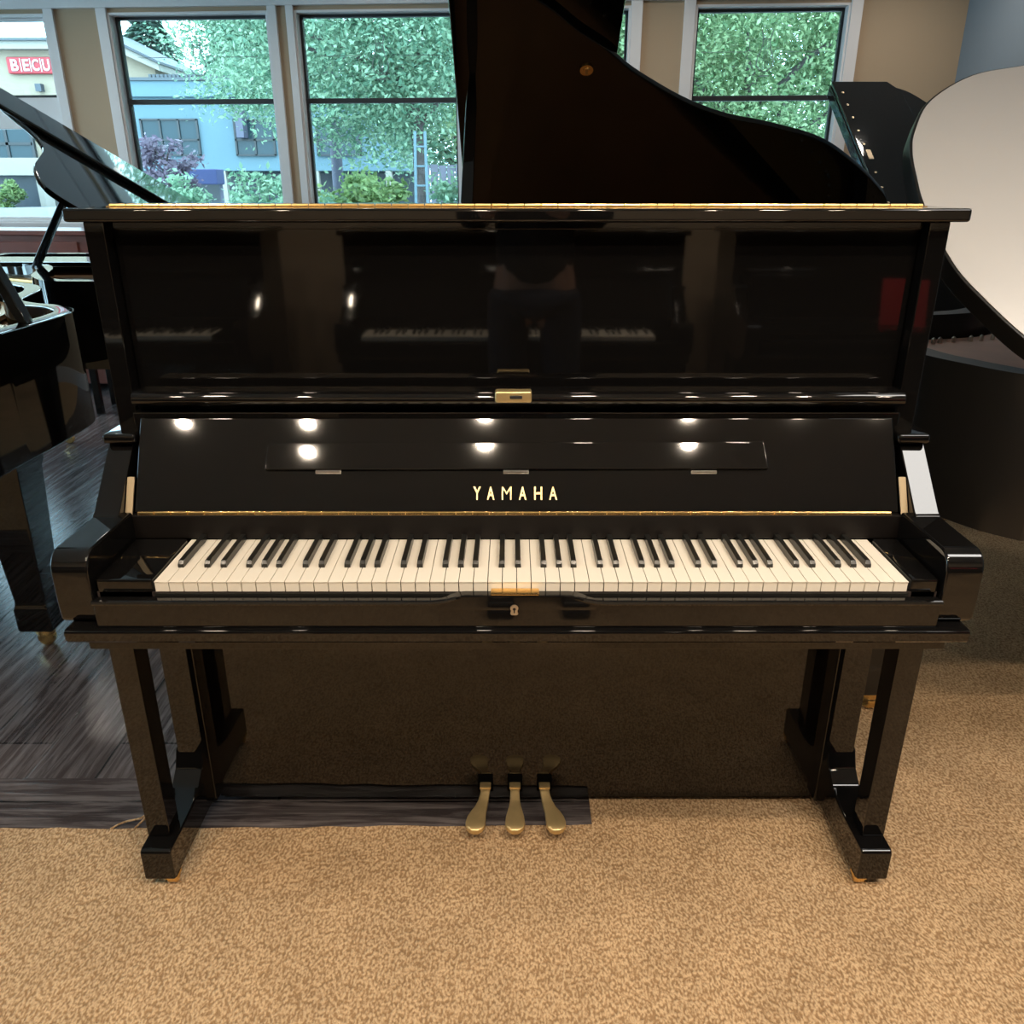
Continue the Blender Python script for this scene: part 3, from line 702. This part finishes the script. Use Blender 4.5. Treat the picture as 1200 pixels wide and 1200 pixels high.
gb = thing('gabled_building', 'cream gable end with a dark roof edge above the pale blue building', 'building', (-14.5, 33, -.25))
T2 = Matrix.Translation((14.5, -33, .25))
MB().prism([(-15.4, -.25), (-15.4, 6.5), (-12.75, 5.3), (-12.75, -.25)], 'y', 32, 37, 0).build('wall', M['stucco_cream'], gb, T2)
MB().prism([(-15.5, 6.57), (-12.45, 5.16), (-12.45, 4.95), (-15.5, 6.28)], 'y', 31.6, 37.2, 0).build('roof_fascia', M['stucco_white'], gb, T2)
MB().prism([(-15.5, 6.69), (-12.4, 5.24), (-12.4, 5.16), (-15.5, 6.57)], 'y', 31.5, 37.2, 0).build('roof_edge', M['roofcap'], gb, T2)

bl = thing('blue_building', 'pale blue two storey building with dark framed windows across the street', 'building', (-6.5, 22, -.25))
T3 = Matrix.Translation((6.5, -22, .25))
MB().box(-10.6, -2.7, 22, 27, 1.59, 3.52, 0, 2, T3).box(-10.6, -2.7, 24, 27, -.25, 1.6, 0, 2, T3).build('wall', M['stucco_blue'], bl)
MB().box(-10.66, -2.6, 21.85, 27, 3.30, 3.66, .02, 2, T3).build('parapet', M['stucco_blue'], bl)
rcap = MB().box(-10.7, -2.55, 21.8, 27, 3.66, 3.73, 0, 2, T3)
for k in range(60): rcap.box(-9.0 + k * .1 - .03, -9.0 + k * .1 + .03, 21.82, 22, 3.73, 3.80, 0, 2, T3)
rcap.build('roof_edge', M['roofcap'], bl)
MB().box(-10.6, -2.7, 23.9, 24.02, -.25, 1.55, 0, 2, T3).build('shopfront', M['shopdark'], bl)
for x in (-10.55, -7.62, -5.2, -3.3): MB().box(x, x + .16, 22.0, 22.2, -.25, 1.6, 0, 2, T3).build('post', M['stucco_white'], bl)
MB().box(-6.95, -6.75, 21.6, 22, 2.35, 3.25, .02, 2, T3).build('downpipe_box', M['pole'], bl)
for xa, xb, n in ((-9.45, -8.03, 3), (-7.08, -6.10, 2), (-5.0, -3.9, 2)):
    wn = MB().box(xa, xb, 21.97, 22.05, 1.95, 2.80, 0, 2, T3).build('window', M['extwin'], bl)
    mm = MB()
    for k in range(n + 1): x = xa + (xb - xa) * k / n; mm.box(x - .025, x + .025, 21.93, 22, 1.95, 2.80, 0, 2, T3)
    for z in (1.96, 2.32, 2.79): mm.box(xa - .02, xb + .02, 21.93, 22, z - .02, z + .02, 0, 2, T3)
    mm.build('mullions', M['gasket'], wn)
aw = thing('navy_awning', 'dark blue awning block in front of the pale blue building', 'awning', (-6.65, 18, -.25))
T4 = Matrix.Translation((6.65, -18, .25))
MB().box(-7.08, -6.30, 17.8, 18.3, 1.27, 1.58, .03, 2, T4).build('awning_cover', M['awning'], aw)
for x in (-7.0, -6.38): MB().box(x - .03, x + .03, 18.2, 18.26, -.25, 1.3, 0, 2, T4).build('post', M['pole'], aw)

fe = thing('garden_fence', 'grey vertical board fence between the shrubs and the tree trunk', 'fence', (-.5, 16, -.25))
T5 = Matrix.Translation((.5, -16, .25)); fm_ = MB()
for k in range(40): fm_.box(-1.9 + k * .16, -1.9 + k * .16 + .145, 16, 16.04, -.2, 1.62 + .01 * (k % 3), 0, 2, T5)
fm_.build('boards', M['fence'], fe)
for k in range(4): MB().box(-1.9 + k * 2.1, -1.78 + k * 2.1, 16.04, 16.16, -.25, 1.68, 0, 2, T5).build('post', M['fence'], fe)

pl_ = thing('street_pole', 'straight purple grey pole in front of the shrubs in the middle window', 'pole', (-3.02, 14.2, -.25))
MB().lathe([(.11, 0), (.10, 1.0), (.09, 4.2), (0, 4.2)], (0, 0, 0), 'z', 14).build('shaft', M['pole'], pl_)
MB().lathe([(0, 0), (.18, 0), (.18, .05), (.12, .10), (0, .10)], (0, 0, 0), 'z', 16).build('base_flange', M['pole'], pl_)
ld_ = thing('ladder', 'pale blue ladder leaning beside the tree trunk in the middle window', 'ladder', (-1.12, 9.6, -.25))
for s in (-1, 1): MB().tube([(s * .09, -.1, 0), (s * .06, .15, 2.15)], .018, 8).build('rail', M['stucco_blue'], ld_)
for k in range(9): MB().tube([(-.085 + k * .003, -.08 + k * .026, .22 + k * .22), (.085 - k * .003, -.08 + k * .026, .22 + k * .22)], .012, 6).build('rung', M['stucco_blue'], ld_)

def foliage(name, m, parent, c, r, n, size, clumps, seed, squash=.35):
    g = random.Random(seed); vs = []; fs = []
    cl = []
    while len(cl) < clumps:
        p = Vector((g.uniform(-1, 1), g.uniform(-1, 1), g.uniform(-1, 1)))
        if .35 < p.length < 1: cl.append(Vector((p.x * r[0], p.y * r[1], p.z * r[2])))
    cr = squash * (r[0] + r[1] + r[2]) / 3
    for i in range(n):
        k = cl[g.randrange(clumps)]
        p = Vector(c) + k + Vector((g.gauss(0, cr * .5), g.gauss(0, cr * .5), g.gauss(0, cr * .38)))
        a = Vector((g.gauss(0, 1), g.gauss(0, 1), g.gauss(0, .7))).normalized(); b = a.orthogonal().normalized()
        b = (b * math.cos(g.uniform(0, 6.3)) + a.cross(b) * math.sin(g.uniform(0, 6.3))).normalized()
        s = size * g.uniform(.6, 1.35); j = len(vs)
        vs += [p - a * s, p + b * s * .45, p + a * s, p - b * s * .45]; fs.append((j, j + 1, j + 2, j + 3))
    me = bpy.data.meshes.new(name); me.from_pydata(vs, [], fs); me.materials.append(m)
    o = bpy.data.objects.new(name, me); C.objects.link(o); o.parent = parent
    return o
def tree(label, loc, cz, r, n, size, m, seed, clumps=60, trunk=.12, name='leafy_tree', group='trees outside the windows', cx=0):
    t = thing(name, label, 'tree', (loc[0], loc[1], -.25), 0, group)
    g = random.Random(seed)
    foliage('foliage', m, t, (cx, 0, cz + .25), r, n, size, clumps, seed)
    b = MB().tube(spline([(0, 0, 0), (.03, 0, (cz - r[2]) * .5), (-.02, 0, cz - r[2] * .6), (cx * .6, 0, cz)], 4), [trunk * (1.15 - .5 * i / 12) for i in range(13)], 10)
    for k in range(7):
        a = k * .9; z = cz - r[2] * .7 + k * .12
        b.tube([(0, 0, z), (cx * .4 + r[0] * .4 * math.cos(a), r[1] * .4 * math.sin(a), z + r[2] * .35), (cx + r[0] * .75 * math.cos(a), r[1] * .75 * math.sin(a), z + r[2] * .55)], [trunk * .45, trunk * .3, trunk * .1], 6)
    b.build('trunk', M['bark'], t)
    return t
tree('broad pale green street tree filling the middle window', (-1.34, 11.5), 3.35, (2.0, 1.5, 1.55), 48000, .040, M['leaf'], 11, 170, .11, cx=-.75)
tree('pale green tree reaching into the right half of the second window', (-3.66, 13.5), 3.75, (1.25, 1.2, 1.6), 22000, .037, M['leaf'], 12, 50, .10, cx=-.25)
tree('green tree crown filling the rightmost window', (3.4, 12), 3.1, (2.5, 1.5, 1.9), 70000, .040, M['leaf_light'], 13, 150, .13)
tree('green tree behind the grand piano lid, left of the rightmost window', (.6, 13.2), 3.2, (1.7, 1.4, 1.8), 20000, .04, M['leaf_light'], 14, 60, .13)
tree('green tree standing behind the grey board fence', (-1.1, 18.5), 2.7, (1.7, 1.1, 2.0), 16000, .065, M['leaf'], 19, 90, .12)
tree('tall green tree rising behind the pale blue building roof', (-8.6, 33), 6.2, (3.2, 2, 3.0), 18000, .10, M['leaf'], 15, 60, .25)
tree('green tree standing behind the rightmost window tree', (5.4, 17), 3.4, (3.8, 1.8, 3.0), 26000, .08, M['leaf_light'], 18, 110, .2)
for lb, x, y, h, s in (('dark conifer left of the sky gap above the gabled roof', -15.9, 40, 14.0, 21), ('dark conifer right of the sky gap above the gabled roof', -13.3, 43, 13.5, 22), ('dark conifer beyond the pale blue building', -10.9, 46, 13.0, 23)):
    t = thing('conifer', lb, 'tree', (x, y, -.25), 0, 'conifers behind the buildings')
    g = random.Random(s); vs = []; fs = []
    for i in range(7000):
        z = g.uniform(.15, 1) ** .8; rr = (1 - z) * 2.5 + .15
        a = g.uniform(0, 6.28); q = rr * math.sqrt(g.uniform(.1, 1)) * (.75 + .25 * math.sin(z * 40))
        p = Vector((q * math.cos(a), q * math.sin(a), z * h - .2 * q)); d = Vector((math.cos(a), math.sin(a), -.4)).normalized(); e = Vector((-math.sin(a), math.cos(a), g.uniform(-.5, .5)))
        j = len(vs); vs += [p - d * .28, p + e * .09, p + d * .28, p - e * .09]; fs.append((j, j + 1, j + 2, j + 3))
    me = bpy.data.meshes.new('needles'); me.from_pydata(vs, [], fs); me.materials.append(M['leaf_dark'])
    o = bpy.data.objects.new('needles', me); C.objects.link(o); o.parent = t
    MB().tube([(0, 0, 0), (0, 0, h * .97)], [.28, .03], 8).build('trunk', M['bark'], t)
tree('plum coloured small tree before the pale blue building', (-6.25, 15), 1.6, (.50, .4, .55), 1500, .06, M['leaf_purple'], 31, 24, .05, 'plum_tree')
for lb, x, y, z, r, n, m, s in (('rounded green shrub beside the navy awning', -4.95, 12, .95, (.40, .35, .42), 1500, 'leaf', 41),
                                ('pale green shrub below the pale blue building', -3.45, 11, 1.0, (.62, .4, .45), 2400, 'leaf', 42),
                                ('yellow green shrub between pole and ladder', -1.95, 10.2, 1.05, (.55, .4, .45), 2400, 'leaf_yellow', 43),
                                ('green shrub just right of the window post', -2.62, 9.6, .95, (.35, .3, .42), 1400, 'leaf', 44),
                                ('green shrub right of the ladder', -.45, 11, 1.05, (.60, .4, .5), 2400, 'leaf', 45)):
    t = thing('garden_shrub', lb, 'shrub', (x, y, -.25), 0, 'shrubs across the street')
    foliage('foliage', M[m], t, (0, 0, z + .25), r, n, .05, 30, s, .4)
    MB().tube([(0, 0, 0), (.02, 0, z)], [.04, .02], 8).build('stem', M['bark'], t)
for i, (x, lb) in enumerate(((-15.55, 'feathery green grass tuft left of the bank shopfront'), (-14.65, 'feathery green grass tuft right of the bank shopfront'))):
    t = thing('grass_tuft', lb, 'plant', (x, 24.6, .2), 0, 'grass tufts by the bank')
    foliage('blades', M['leaf_yellow'] if i else M['leaf'], t, (0, 0, .75), (.32, .25, .45), 700, .10, 20, 50 + i, .4)
    MB().tube([(0, 0, 0), (0, 0, .5)], [.08, .04], 8).build('stems', M['leaf'], t)
pk = struct(box('kerb', M['pavement'], (-22, -12.2, 24.0, 25.2, -.25, .62)))

# ------------------------------------------------------------------ light
W = bpy.data.worlds.new('World'); bpy.context.scene.world = W; W.use_nodes = True
nt = W.node_tree; bg = nt.nodes['Background']
tc = nt.nodes.new('ShaderNodeTexCoord'); nz = nt.nodes.new('ShaderNodeTexNoise'); nz.inputs['Scale'].default_value = 3.0; nz.inputs['Detail'].default_value = 5
mx = nt.nodes.new('ShaderNodeMix'); mx.data_type = 'RGBA'; mx.inputs['A'].default_value = (.64, .83, 1.0, 1); mx.inputs['B'].default_value = (.92, .97, 1.0, 1)
nt.links.new(tc.outputs['Generated'], nz.inputs['Vector']); nt.links.new(nz.outputs['Fac'], mx.inputs['Factor']); nt.links.new(mx.outputs['Result'], bg.inputs['Color'])
bg.inputs['Strength'].default_value = 11.0

def area(name, loc, size, power, col, rot=(0, 0, 0), shape='DISK', spread=140, sy=None):
    l = bpy.data.lights.new(name, 'AREA'); l.shape = shape; l.size = size
    if sy: l.size_y = sy
    l.energy = power; l.color = col; l.spread = R(spread)
    o = bpy.data.objects.new(name, l); C.objects.link(o); o.location = loc; o.rotation_euler = rot
    return o
WARM = (1.0, .83, .63)
for x, p in ((-1.62, 8), (-1.01, 10), (-.14, 15), (.85, 9), (1.37, 9), (1.75, 7)):
    area('ceiling_spot', (x, -1.60 if x < -.5 else (-1.545 if x < 1 else -1.49), 2.70), .062, p, WARM)
for x, p in ((-1.3, 12), (.3, 12), (1.0, 11)):
    area('ceiling_spot', (x, -1.02, 2.70), .10, p, WARM)
for x in (-4.3, -2.6, -.9, .8, 2.2):
    area('ceiling_spot', (x, 3.85, 2.70), .13, 8, (1.0, .90, .78), spread=150)
area('ceiling_panel', (1.70, -.45, 2.69), .75, 14, (1.0, .96, .90), shape='RECTANGLE', spread=150, sy=.5)
for i, (a, b) in enumerate(ops):
    l = bpy.data.lights.new('window_portal', 'AREA'); l.shape = 'RECTANGLE'; l.size = b - a; l.size_y = ZH - ZS; l.cycles.is_portal = True
    o = bpy.data.objects.new('window_portal', l); C.objects.link(o)
    o.matrix_world = WM @ Matrix.Translation(((a + b) / 2, .14, (ZS + ZH) / 2)) @ Matrix.Rotation(R(-90), 4, 'X')

# ------------------------------------------------------------------ camera
cam = bpy.data.cameras.new('camera'); cam.sensor_width = 36; cam.lens = 966.8 / 1200 * 36; cam.clip_start = .02
co = bpy.data.objects.new('camera', cam); C.objects.link(co)
co.location = (-.0082, -1.1984, 1.3431 + .004); co.rotation_euler = (R(90) - .3818, 0, 0)
sc = bpy.context.scene; sc.camera = co
sc.view_settings.view_transform = 'Standard'; sc.view_settings.look = 'None'; sc.view_settings.gamma = 1; sc.view_settings.use_curve_mapping = False
sc.view_settings.exposure = 0
